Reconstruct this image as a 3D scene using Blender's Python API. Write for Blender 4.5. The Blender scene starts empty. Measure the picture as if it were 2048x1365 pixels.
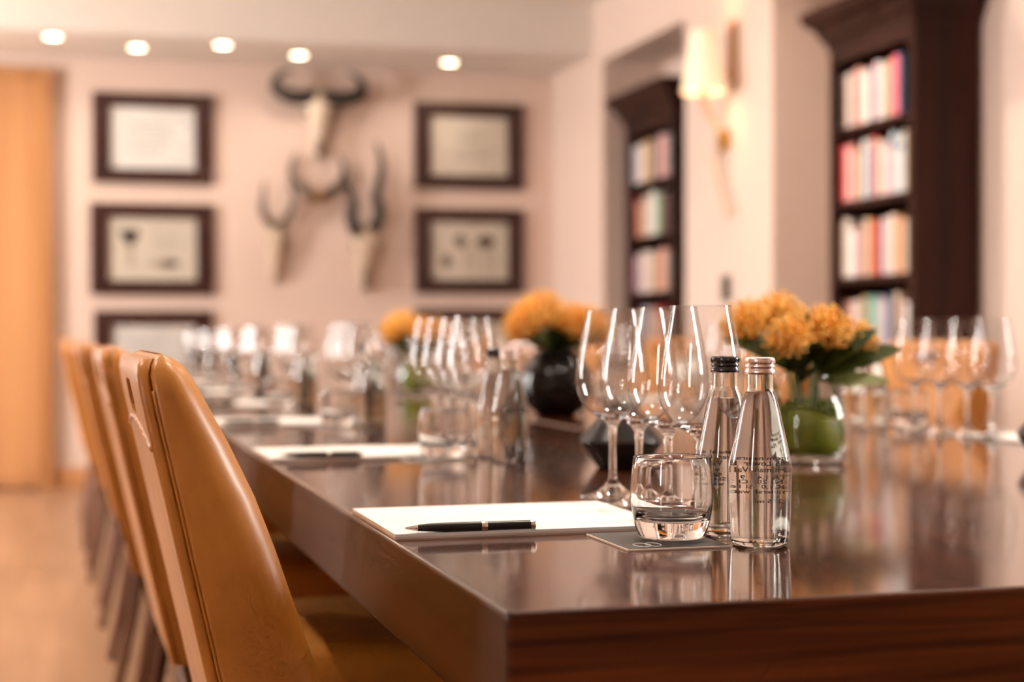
import bpy, bmesh, math, random
from mathutils import Vector, Matrix

random.seed(7)
scene = bpy.context.scene
COL = scene.collection
PI = math.pi

# ------------------------------------------------------------------ camera
cam_d = bpy.data.cameras.new('camera')
cam = bpy.data.objects.new('camera', cam_d)
COL.objects.link(cam)
scene.camera = cam
cam_d.sensor_width = 36.0
cam_d.lens = 56.25
cam_d.clip_start = 0.02
cam_d.clip_end = 60
cam_d.dof.use_dof = True
cam_d.dof.focus_distance = 1.50
cam_d.dof.aperture_fstop = 3.3
cr, cu, cf = Vector((0.96342, -0.26796, -0.0020)), Vector((0.0030, 0.0032, 1.0)), Vector((0.26795, 0.96342, -0.00384))
cam.matrix_world = Matrix(((cr.x, cu.x, -cf.x, -0.2962), (cr.y, cu.y, -cf.y, -1.0823), (cr.z, cu.z, -cf.z, 0.945), (0, 0, 0, 1)))

# ------------------------------------------------------------------ world, exposure
world = bpy.data.worlds.new('daylight')
scene.world = world
world.use_nodes = True
bg = world.node_tree.nodes['Background']
bg.inputs['Color'].default_value = (1.0, 0.955, 0.905, 1)
bg.inputs['Strength'].default_value = 66.0
scene.view_settings.view_transform = 'Standard'
scene.view_settings.look = 'None'
scene.view_settings.gamma = 1.0
scene.view_settings.use_curve_mapping = False
scene.view_settings.exposure = 0.52
cy = scene.cycles
cy.max_bounces = 12
cy.transmission_bounces = 12
cy.glossy_bounces = 4
cy.diffuse_bounces = 3
cy.use_adaptive_sampling = True
cy.adaptive_threshold = 0.08
cy.adaptive_min_samples = 12
cy.caustics_reflective = False
cy.transparent_max_bounces = 64
cy.sample_clamp_indirect = 12.0
cy.blur_glossy = 0.6

WARM = (1.0, 0.85, 0.70)

def portal(name, loc, w, h, rot):
    l = bpy.data.lights.new(name, 'AREA')
    l.shape = 'RECTANGLE'
    l.size, l.size_y = w, h
    l.cycles.is_portal = True
    o = bpy.data.objects.new(name, l)
    o.location = loc
    o.rotation_euler = rot
    COL.objects.link(o)

# windows of the left wall: (y centre, width); sill 0.55, head 2.55
LWX = -3.2
WINS = [(-2.4, 0.4), (4.4, 0.62), (7.45, 0.7)]
WZ0, WZ1 = 0.75, 2.62
for yc_, w_ in WINS:
    portal('window_portal', (LWX - 0.02, yc_, (WZ0 + WZ1) / 2), WZ1 - WZ0, w_, (0, -PI / 2, 0))

# one window in the right wall, beside the near end of the table
RWY, RWW, RZ0, RZ1 = 0.60, 0.44, 1.05, 2.35
portal('window_portal', (2.90, RWY, (RZ0 + RZ1) / 2), RZ1 - RZ0, RWW, (0, PI / 2, 0))

# ------------------------------------------------------------------ materials
M = {}

def newmat(name):
    m = bpy.data.materials.new(name)
    m.use_nodes = True
    nt = m.node_tree
    M[name] = m
    return m, nt, nt.nodes, nt.links, nt.nodes['Principled BSDF']

def setp(b, color=None, rough=None, metal=None, coat=None, coat_r=None, spec=None, trans=None, ior=None, emis=None, estr=None, sub=None):
    if color is not None: b.inputs['Base Color'].default_value = (*color, 1)
    if rough is not None: b.inputs['Roughness'].default_value = rough
    if metal is not None: b.inputs['Metallic'].default_value = metal
    if coat is not None: b.inputs['Coat Weight'].default_value = coat
    if coat_r is not None: b.inputs['Coat Roughness'].default_value = coat_r
    if spec is not None: b.inputs['Specular IOR Level'].default_value = spec
    if trans is not None: b.inputs['Transmission Weight'].default_value = trans
    if ior is not None: b.inputs['IOR'].default_value = ior
    if emis is not None: b.inputs['Emission Color'].default_value = (*emis, 1)
    if estr is not None: b.inputs['Emission Strength'].default_value = estr

def plain(name, color, rough=0.5, mottle=1.0, **k):
    """solid colour with a faint procedural mottling"""
    m, nt, n, l, b = newmat(name)
    setp(b, color, rough, **k)
    tc = n.new('ShaderNodeTexCoord')
    nz = n.new('ShaderNodeTexNoise')
    nz.inputs['Scale'].default_value = 14.0
    nz.inputs['Detail'].default_value = 4.0
    rp = n.new('ShaderNodeValToRGB')
    rp.color_ramp.elements[0].position = 0.3
    rp.color_ramp.elements[1].position = 0.7
    rp.color_ramp.elements[0].color = (*[c * (1 - 0.07 * mottle) for c in color], 1)
    rp.color_ramp.elements[1].color = (*[min(1, c * (1 + 0.05 * mottle)) for c in color], 1)
    l.new(tc.outputs['Object'], nz.inputs['Vector'])
    l.new(nz.outputs['Fac'], rp.inputs['Fac'])
    l.new(rp.outputs['Color'], b.inputs['Base Color'])
    return m

def wood(name, dark, light, axis='Y', scale=22.0, rough=0.4, coat=0.0, coat_r=0.1, bump=0.0, stretch=0.06, detail=5.0, spec=0.4):
    m, nt, n, l, b = newmat(name)
    setp(b, light, rough, coat=coat, coat_r=coat_r, spec=spec)
    tc = n.new('ShaderNodeTexCoord')
    mp = n.new('ShaderNodeMapping')
    s = [1.0, 1.0, 1.0]
    s['XYZ'.index(axis)] = stretch
    mp.inputs['Scale'].default_value = s
    nz = n.new('ShaderNodeTexNoise')
    nz.inputs['Scale'].default_value = scale
    nz.inputs['Detail'].default_value = detail
    nz.inputs['Distortion'].default_value = 0.6
    rp = n.new('ShaderNodeValToRGB')
    rp.color_ramp.elements[0].position = 0.32
    rp.color_ramp.elements[1].position = 0.68
    rp.color_ramp.elements[0].color = (*dark, 1)
    rp.color_ramp.elements[1].color = (*light, 1)
    l.new(tc.outputs['Object'], mp.inputs['Vector'])
    l.new(mp.outputs['Vector'], nz.inputs['Vector'])
    l.new(nz.outputs['Fac'], rp.inputs['Fac'])
    l.new(rp.outputs['Color'], b.inputs['Base Color'])
    if bump:
        bp = n.new('ShaderNodeBump')
        bp.inputs['Strength'].default_value = bump
        bp.inputs['Distance'].default_value = 0.001
        l.new(nz.outputs['Fac'], bp.inputs['Height'])
        l.new(bp.outputs['Normal'], b.inputs['Normal'])
    return m

def thin_glass(name, tint, f0=0.06, rough=0.03, edge=0.35):
    """thin glass wall: passes light straight through, mirrors more towards grazing view"""
    m, nt, n, l, b = newmat(name)
    n.remove(b)
    out = n['Material Output']
    ge = n.new('ShaderNodeNewGeometry')
    dt = n.new('ShaderNodeVectorMath'); dt.operation = 'DOT_PRODUCT'
    l.new(ge.outputs['Normal'], dt.inputs[0]); l.new(ge.outputs['Incoming'], dt.inputs[1])
    ab = n.new('ShaderNodeMath'); ab.operation = 'ABSOLUTE'; l.new(dt.outputs['Value'], ab.inputs[0])
    om = n.new('ShaderNodeMath'); om.operation = 'SUBTRACT'; om.inputs[0].default_value = 1.0; om.use_clamp = True
    l.new(ab.outputs[0], om.inputs[1])
    pw = n.new('ShaderNodeMath'); pw.operation = 'POWER'; pw.inputs[1].default_value = 5.0; l.new(om.outputs[0], pw.inputs[0])
    ma = n.new('ShaderNodeMath'); ma.operation = 'MULTIPLY_ADD'; ma.use_clamp = True
    ma.inputs[1].default_value = 1.0 - f0; ma.inputs[2].default_value = f0
    l.new(pw.outputs[0], ma.inputs[0])
    # longer way through the wall at grazing view: a little darker
    p2 = n.new('ShaderNodeMath'); p2.operation = 'POWER'; p2.inputs[1].default_value = 3.0; l.new(om.outputs[0], p2.inputs[0])
    mx = n.new('ShaderNodeMix'); mx.data_type = 'RGBA'
    mx.inputs['A'].default_value = (*tint, 1)
    mx.inputs['B'].default_value = (*[c * (1 - edge) for c in tint], 1)
    l.new(p2.outputs[0], mx.inputs['Factor'])
    tr = n.new('ShaderNodeBsdfTransparent'); l.new(mx.outputs['Result'], tr.inputs['Color'])
    gl = n.new('ShaderNodeBsdfGlossy'); gl.inputs['Roughness'].default_value = rough
    ms = n.new('ShaderNodeMixShader')
    l.new(ma.outputs[0], ms.inputs[0]); l.new(tr.outputs[0], ms.inputs[1]); l.new(gl.outputs[0], ms.inputs[2])
    l.new(ms.outputs[0], out.inputs['Surface'])
    return m

def solid_glass(name, color, ior, rough=0.0):
    m, nt, n, l, b = newmat(name)
    n.remove(b)
    g = n.new('ShaderNodeBsdfGlass')
    g.inputs['Color'].default_value = (*color, 1)
    g.inputs['IOR'].default_value = ior
    g.inputs['Roughness'].default_value = rough
    l.new(g.outputs[0], n['Material Output'].inputs['Surface'])
    return m

def emit(name, color, strength):
    m, nt, n, l, b = newmat(name)
    setp(b, color, 0.6, emis=color, estr=strength)
    return m

plain('wall_paint', (0.70, 0.53, 0.445), 0.75, 0.2)
plain('ceiling_paint', (0.76, 0.68, 0.61), 0.8, 0.2)
wood('mahogany', (0.028, 0.0060, 0.0018), (0.085, 0.020, 0.0055), 'Y', 16, 0.4, 1.0, 0.085, spec=0.05)
wood('mahogany_end', (0.030, 0.0055, 0.0012), (0.135, 0.032, 0.0060), 'X', 85, 0.45, 0.3, 0.15, stretch=0.035, spec=0.1)
wood('mahogany_side', (0.030, 0.0075, 0.0016), (0.085, 0.024, 0.0045), 'Y', 16, 0.45, 0.45, 0.24, spec=0.1)
wood('bookcase_wood', (0.018, 0.0055, 0.0035), (0.045, 0.013, 0.0075), 'Z', 14, 0.4, 0.0, 0.2, spec=0.15)
wood('frame_wood', (0.026, 0.0075, 0.0055), (0.050, 0.015, 0.011), 'X', 12, 0.35, 0.4, 0.15)
wood('oak', (0.46, 0.205, 0.080), (0.60, 0.29, 0.120), 'Z', 9, 0.45, 0.2, 0.2, stretch=0.04)
wood('oak_dark', (0.40, 0.175, 0.060), (0.52, 0.25, 0.095), 'Z', 9, 0.45, 0.2, 0.2, stretch=0.04)
wood('floor_wood', (0.27, 0.140, 0.072), (0.39, 0.215, 0.120), 'Y', 7, 0.42, 0.1, 0.25, stretch=0.08)
wood('leg_wood', (0.06, 0.020, 0.008), (0.16, 0.060, 0.024), 'Z', 20, 0.5, 0.0, 0.2, spec=0.2)
plain('white_trim', (0.72, 0.68, 0.63), 0.5)
plain('paper', (0.82, 0.79, 0.77), 0.7)
plain('paper_edge', (0.62, 0.50, 0.42), 0.8)
plain('pad_board', (0.42, 0.30, 0.23), 0.8)
plain('art_cream', (0.80, 0.68, 0.56), 0.7)
plain('art_white', (0.86, 0.80, 0.76), 0.7)
plain('ink_faint', (0.27, 0.23, 0.20), 0.8)
plain('ink_dark', (0.035, 0.025, 0.02), 0.8)
plain('ink_brown', (0.12, 0.07, 0.04), 0.8)
plain('ink_tan', (0.52, 0.41, 0.31), 0.8)
plain('black_plastic', (0.012, 0.012, 0.012), 0.32)
plain('black_paint', (0.012, 0.011, 0.011), 0.22, coat=0.5, coat_r=0.1)
plain('coaster_black', (0.045, 0.043, 0.043), 0.45)
plain('silver', (0.82, 0.76, 0.72), 0.22, metal=1.0)
plain('cap_silver', (0.80, 0.68, 0.64), 0.30, metal=1.0)
plain('cap_black', (0.012, 0.012, 0.013), 0.25, coat=0.4, coat_r=0.15)
plain('brass', (0.42, 0.24, 0.07), 0.35, metal=1.0)
plain('bone', (0.54, 0.41, 0.30), 0.8)
plain('bone_pale', (0.62, 0.50, 0.39), 0.8)
plain('horn_dark', (0.020, 0.013, 0.009), 0.7)
plain('horn_grey', (0.115, 0.080, 0.058), 0.7)
plain('horn_tan', (0.55, 0.42, 0.31), 0.5)
plain('wood_boss', (0.34, 0.18, 0.06), 0.5)
plain('hollow_shade', (0.05, 0.03, 0.02), 0.9)  # dark colour stands in for the shade inside skull hollows
plain('black_ceramic', (0.005, 0.0045, 0.0045), 0.12, spec=0.35)
plain('dark_metal', (0.016, 0.014, 0.013), 0.30, spec=0.5)
plain('stem_green', (0.10, 0.14, 0.03), 0.5)
plain('print_ink', (0.012, 0.011, 0.012), 0.6)
plain('dark_void', (0.012, 0.008, 0.006), 0.9)
thin_glass('bowl_glass', (0.98, 0.98, 0.98), 0.085, 0.025, 0.40)
thin_glass('vase_glass', (0.95, 0.955, 0.94), 0.08, 0.03, 0.4)
thin_glass('pane_glass', (0.97, 0.98, 0.98), 0.045, 0.02, 0.1)
solid_glass('clear_glass', (0.99, 0.99, 0.99), 1.50, 0.02)
solid_glass('bottle_glass', (0.975, 0.98, 0.975), 1.48)
solid_glass('water', (0.99, 0.985, 0.98), 1.33)
emit('lamp_glow', (1.0, 0.86, 0.66), 30.0)
emit('lamp_glow_far', (1.0, 0.80, 0.56), 14.0)

def leather_mat():
    m, nt, n, l, b = newmat('tan_leather')
    setp(b, (0.42, 0.18, 0.045), 0.40, coat=0.3, coat_r=0.28)
    tc = n.new('ShaderNodeTexCoord')
    nz = n.new('ShaderNodeTexNoise'); nz.inputs['Scale'].default_value = 9; nz.inputs['Detail'].default_value = 6
    rp = n.new('ShaderNodeValToRGB')
    rp.color_ramp.elements[0].position = 0.3; rp.color_ramp.elements[1].position = 0.72
    rp.color_ramp.elements[0].color = (0.36, 0.125, 0.012, 1); rp.color_ramp.elements[1].color = (0.53, 0.205, 0.026, 1)
    vo = n.new('ShaderNodeTexVoronoi'); vo.inputs['Scale'].default_value = 700
    bp = n.new('ShaderNodeBump'); bp.inputs['Strength'].default_value = 0.10; bp.inputs['Distance'].default_value = 0.0006
    l.new(tc.outputs['Object'], nz.inputs['Vector']); l.new(tc.outputs['Object'], vo.inputs['Vector'])
    l.new(nz.outputs['Fac'], rp.inputs['Fac']); l.new(rp.outputs['Color'], b.inputs['Base Color'])
    l.new(vo.outputs['Distance'], bp.inputs['Height']); l.new(bp.outputs['Normal'], b.inputs['Normal'])
leather_mat()

def leaf_mat(name, a, c, rough=0.35, trans=0.0):
    m, nt, n, l, b = newmat(name)
    setp(b, a, rough)
    tc = n.new('ShaderNodeTexCoord')
    nz = n.new('ShaderNodeTexNoise'); nz.inputs['Scale'].default_value = 25
    rp = n.new('ShaderNodeValToRGB')
    rp.color_ramp.elements[0].color = (*a, 1); rp.color_ramp.elements[1].color = (*c, 1)
    rp.color_ramp.elements[0].position = 0.35; rp.color_ramp.elements[1].position = 0.7
    l.new(tc.outputs['Object'], nz.inputs['Vector']); l.new(nz.outputs['Fac'], rp.inputs['Fac'])
    l.new(rp.outputs['Color'], b.inputs['Base Color'])
leaf_mat('leaf_dark', (0.040, 0.055, 0.004), (0.085, 0.110, 0.010), 0.5)
leaf_mat('leaf_pale', (0.30, 0.33, 0.11), (0.40, 0.42, 0.18), 0.5)
leaf_mat('leaf_bright', (0.16, 0.24, 0.010), (0.36, 0.40, 0.020), 0.4)
leaf_mat('petal_orange', (0.93, 0.40, 0.06), (0.97, 0.56, 0.13), 0.5)
leaf_mat('petal_yellow', (0.96, 0.60, 0.10), (0.98, 0.72, 0.24), 0.5)

def mottled_shade():
    m, nt, n, l, b = newmat('lamp_shade_cloth')
    setp(b, (0.85, 0.68, 0.50), 0.8, emis=(1.0, 0.72, 0.46), estr=0.32)
mottled_shade()

# ------------------------------------------------------------------ mesh helpers
def obj(name, bm, mat, parent=None, smooth=False, mats=None, angle=None):
    me = bpy.data.meshes.new(name)
    bm.normal_update()
    bm.to_mesh(me)
    bm.free()
    for mm in (mats or [mat]):
        me.materials.append(M[mm])
    if smooth:
        me.polygons.foreach_set('use_smooth', [True] * len(me.polygons))
        if angle:
            me.set_sharp_from_angle(angle=angle)
    o = bpy.data.objects.new(name, me)
    COL.objects.link(o)
    if parent: o.parent = parent
    return o

def empty(name, loc=(0, 0, 0), rz=0.0):
    o = bpy.data.objects.new(name, None)
    o.empty_display_size = 0.05
    o.location = loc
    o.rotation_euler = (0, 0, rz)
    COL.objects.link(o)
    return o

def tag(o, label=None, cat=None, group=None, kind=None):
    if label: o['label'] = label
    if cat: o['category'] = cat
    if group: o['group'] = group
    if kind: o['kind'] = kind
    return o

def copy_tree(o, parent=None):
    c = o.copy()
    COL.objects.link(c)
    c.parent = parent
    for ch in list(o.children):
        copy_tree(ch, c)
    return c

def BM(): return bmesh.new()

def box(bm, x0, x1, y0, y1, z0, z1, mi=0):
    vs = [bm.verts.new(p) for p in ((x0, y0, z0), (x1, y0, z0), (x1, y1, z0), (x0, y1, z0), (x0, y0, z1), (x1, y0, z1), (x1, y1, z1), (x0, y1, z1))]
    fs = [(0, 3, 2, 1), (4, 5, 6, 7), (0, 1, 5, 4), (1, 2, 6, 5), (2, 3, 7, 6), (3, 0, 4, 7)]
    out = []
    for f in fs:
        fc = bm.faces.new([vs[i] for i in f]); fc.material_index = mi
        out.append(fc)
    return vs, out

def bbox(x0, x1, y0, y1, z0, z1, bev=0.003, seg=2):
    bm = BM()
    box(bm, x0, x1, y0, y1, z0, z1)
    if bev:
        bmesh.ops.bevel(bm, geom=bm.edges[:], offset=bev, segments=seg, affect='EDGES', profile=0.5)
    return bm

def lathe(bm, prof, n=32, mi=0, mat4=None, ell=1.0):
    """prof: list of (r, z); r == 0 ends become poles; closed if first and last are poles"""
    rings = []
    for r, z in prof:
        if r <= 1e-7:
            rings.append([bm.verts.new((0, 0, z))])
        else:
            rings.append([bm.verts.new((r * math.cos(2 * PI * k / n), r * ell * math.sin(2 * PI * k / n), z)) for k in range(n)])
    for a, b in zip(rings[:-1], rings[1:]):
        for k in range(n):
            k2 = (k + 1) % n
            if len(a) == 1 and len(b) == 1: continue
            if len(a) == 1: f = bm.faces.new((a[0], b[k2], b[k]))
            elif len(b) == 1: f = bm.faces.new((a[k], a[k2], b[0]))
            else: f = bm.faces.new((a[k], a[k2], b[k2], b[k]))
            f.material_index = mi
    vs = [v for r in rings for v in r]
    if mat4 is not None:
        bmesh.ops.transform(bm, matrix=mat4, verts=vs)
    return vs

def frame_of(t):
    t = t.normalized()
    a = Vector((0, 0, 1)) if abs(t.z) < 0.9 else Vector((1, 0, 0))
    u = t.cross(a).normalized()
    return u, t.cross(u).normalized()

def tube(bm, pts, rad, n=10, cap=True, mi=0):
    pts = [Vector(p) for p in pts]
    if not hasattr(rad, '__len__'): rad = [rad] * len(pts)
    rings = []
    u = None
    for i, p in enumerate(pts):
        t = (pts[min(i + 1, len(pts) - 1)] - pts[max(i - 1, 0)])
        if u is None: u, v = frame_of(t)
        else:
            t.normalize(); u = (u - t * u.dot(t)).normalized(); v = t.cross(u).normalized()
        rings.append([bm.verts.new(p + (u * math.cos(2 * PI * k / n) + v * math.sin(2 * PI * k / n)) * rad[i]) for k in range(n)])
    for a, b in zip(rings[:-1], rings[1:]):
        for k in range(n):
            f = bm.faces.new((a[k], a[(k + 1) % n], b[(k + 1) % n], b[k])); f.material_index = mi
    if cap:
        f = bm.faces.new(rings[0][::-1]); f.material_index = mi
        f = bm.faces.new(rings[-1]); f.material_index = mi

def fixn(bm):
    bmesh.ops.recalc_face_normals(bm, faces=bm.faces[:])
    return bm

def spline(pts, k=6):
    """Catmull-Rom through pts"""
    P = [Vector(p) for p in pts]
    P = [P[0] * 2 - P[1]] + P + [P[-1] * 2 - P[-2]]
    out = []
    for i in range(1, len(P) - 2):
        for j in range(k):
            t = j / k
            a, b, c, d = P[i - 1], P[i], P[i + 1], P[i + 2]
            out.append(0.5 * ((2 * b) + (c - a) * t + (2 * a - 5 * b + 4 * c - d) * t * t + (3 * b - a - 3 * c + d) * t ** 3))
    out.append(P[-2])
    return out

def prism(bm, pts, y0, y1, mi=0):
    """polygon given in (x, z), extruded along y"""
    a = [bm.verts.new((x, y0, z)) for x, z in pts]
    b = [bm.verts.new((x, y1, z)) for x, z in pts]
    n = len(pts)
    fs = [bm.faces.new(a), bm.faces.new(b[::-1])]
    for i in range(n):
        fs.append(bm.faces.new((a[i], b[i], b[(i + 1) % n], a[(i + 1) % n])))
    for f in fs: f.material_index = mi
    return fs

ORD = ['nearest', 'second nearest', 'third nearest', 'fourth nearest', 'fifth nearest', 'sixth nearest', 'seventh nearest', 'farthest']
ORDW = ['first', 'second', 'third', 'fourth', 'fifth', 'sixth', 'seventh', 'eighth', 'ninth', 'tenth', 'eleventh', 'twelfth', 'thirteenth', 'fourteenth', 'fifteenth', 'sixteenth', 'seventeenth', 'eighteenth', 'nineteenth', 'twentieth']

# ------------------------------------------------------------------ room shell
BY = 9.30        # back wall
RX = 2.88        # right wall face
FY = -3.6        # wall behind the camera
CZ = 3.02
def struct(name, bm, mat, parent=None, **k):
    o = obj(name, fixn(bm), mat, parent, **k)
    if parent is None: o['kind'] = 'structure'
    return o

bm = BM(); box(bm, LWX - 0.2, 3.5, FY - 0.15, BY + 0.15, -0.1, 0.0); struct('floor', bm, 'floor_wood')
bm = BM(); box(bm, LWX - 0.2, 3.5, FY - 0.15, BY + 0.15, CZ, CZ + 0.1); struct('ceiling', bm, 'ceiling_paint')
bm = BM(); box(bm, LWX - 0.2, 3.5, BY, BY + 0.15, 0, CZ); struct('wall_back', bm, 'wall_paint')
bm = BM(); box(bm, LWX - 0.2, 3.5, FY - 0.15, FY, 0, CZ); struct('wall_front', bm, 'wall_paint')
# right wall with two bookcase recesses
bm = BM()
box(bm, RX, 3.5, 8.24, BY, 0, CZ)
box(bm, RX, 3.5, 5.79, 6.885, 0, CZ)
box(bm, RX, 3.5, FY, RWY - RWW / 2, 0, CZ)
box(bm, RX, 3.5, RWY + RWW / 2, 2.2, 0, CZ)
box(bm, RX, 3.5, RWY - RWW / 2, RWY + RWW / 2, 0, RZ0)
box(bm, RX, 3.5, RWY - RWW / 2, RWY + RWW / 2, RZ1, CZ)
box(bm, RX, 3.5, 6.885, 8.24, 2.625, CZ)
box(bm, RX, 3.5, 2.2, 5.79, 2.625, CZ)
box(bm, 3.285, 3.5, 6.885, 8.24, 0, 2.625)
box(bm, 3.285, 3.5, 2.2, 5.79, 0, 2.625)
struct('wall_right', bm, 'wall_paint')
# left wall with window openings
bm = BM()
edges_ = [FY]
for yc_, w_ in WINS: edges_ += [yc_ - w_ / 2, yc_ + w_ / 2]
edges_.append(BY)
for i in range(0, len(edges_), 2): box(bm, LWX - 0.2, LWX, edges_[i], edges_[i + 1], 0, CZ)
for yc_, w_ in WINS:
    box(bm, LWX - 0.2, LWX, yc_ - w_ / 2, yc_ + w_ / 2, 0, WZ0)
    box(bm, LWX - 0.2, LWX, yc_ - w_ / 2, yc_ + w_ / 2, WZ1, CZ)
struct('wall_left', bm, 'wall_paint')
for i, (xw, yc_, w_, z0w, z1w) in enumerate([(LWX - 0.1, a, b, WZ0, WZ1) for a, b in WINS] + [(RX + 0.12, RWY, RWW, RZ0, RZ1)]):
    w = empty('window_%d' % (i + 1), (xw, yc_, z0w)); w['kind'] = 'structure'
    H_ = z1w - z0w
    bm = BM()
    for a in (-w_ / 2, w_ / 2 - 0.06): box(bm, -0.04, 0.04, a, a + 0.06, 0, H_)
    for a in (0, H_ - 0.06): box(bm, -0.04, 0.04, -w_ / 2 + 0.06, w_ / 2 - 0.06, a, a + 0.06)
    obj('window_frame', fixn(bm), 'white_trim', w)
    bm = BM(); box(bm, -0.03, 0.03, -0.025, 0.025, 0.06, H_ - 0.06); obj('mullion', fixn(bm), 'white_trim', w)
    for s in (-1, 1):
        bm = BM(); a, b_ = sorted((s * 0.025, s * (w_ / 2 - 0.06))); box(bm, -0.003, 0.003, a, b_, 0.06, H_ - 0.06)
        obj('pane', fixn(bm), 'pane_glass', w)
# bulkhead over the far end with downlights in its underside
bm = BM(); box(bm, LWX, RX, 8.44, BY, 2.69, CZ); struct('trim_1', bm, 'ceiling_paint')
# baseboard
bm = bbox(-0.38, RX, BY - 0.02, BY, 0.0, 0.12, 0.004, 1); struct('baseboard_back', bm, 'oak')
# door in the back wall
d = empty('door_1', (-0.95, BY, 0)); d['kind'] = 'structure'
bm = BM()
for a in (-0.66, 0.50): box(bm, a, a + 0.07, -0.06, 0.0, 0, 2.60)
box(bm, -0.59, 0.50, -0.06, 0.0, 2.53, 2.60)
obj('door_frame', fixn(bm), 'oak_dark', d)
obj('door_leaf', bbox(-0.59, 0.50, -0.035, -0.001, 0.015, 2.53, 0.003, 1), 'oak', d)
obj('kick_rail', bbox(-0.57, 0.48, -0.042, -0.035, 0.05, 0.17, 0.002, 1), 'oak', d)
bm = BM(); tube(bm, [(-0.5, -0.036, 1.05), (-0.5, -0.085, 1.05), (-0.38, -0.085, 1.05)], 0.010); obj('door_handle', fixn(bm), 'silver', d, smooth=True)

# ------------------------------------------------------------------ downlights
def downlight(x, y, z, power, label, group, rad=0.045, glow='lamp_glow', spread=140):
    r = empty('downlight', (x, y, z))
    bm = BM(); lathe(bm, [(rad, -0.001), (rad + 0.006, -0.006), (rad + 0.018, -0.005), (rad + 0.02, 0.0), (rad, 0.0)], 32)
    obj('trim_ring', fixn(bm), 'silver', r, smooth=True)
    bm = BM(); lathe(bm, [(0, -0.0025), (rad, -0.0015)], 32); bmesh.ops.reverse_faces(bm, faces=bm.faces[:])
    obj('lamp_lens', bm, glow, r)
    l = bpy.data.lights.new('downlight_light', 'AREA'); l.shape = 'DISK'; l.size = rad * 2; l.energy = power; l.color = WARM
    l.spread = math.radians(spread)
    lo = bpy.data.objects.new('downlight_light', l); lo.location = (0, 0, -0.008); COL.objects.link(lo); lo.parent = r
    tag(r, label, 'downlight', group)

for i, (x, y) in enumerate([(-0.37, 8.62), (0.12, 8.86), (0.61, 8.64), (1.10, 8.87), (2.065, 8.89)]):
    downlight(x, y, 2.69, 1.6, 'round recessed downlight in the far bulkhead, %s from the left' % ORDW[i], 'downlights in the far bulkhead', 0.046, 'lamp_glow_far')
k = 0
for x, sx in ((-1.0, 'left'), (0.84, 'middle'), (2.3, 'right')):
    for q, y in enumerate((0.8, 2.9, 5.0)):
        downlight(x, y, CZ, 13, 'round recessed downlight in the main ceiling, %s of the %s row' % (ORDW[q], sx), 'downlights in the main ceiling')

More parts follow.
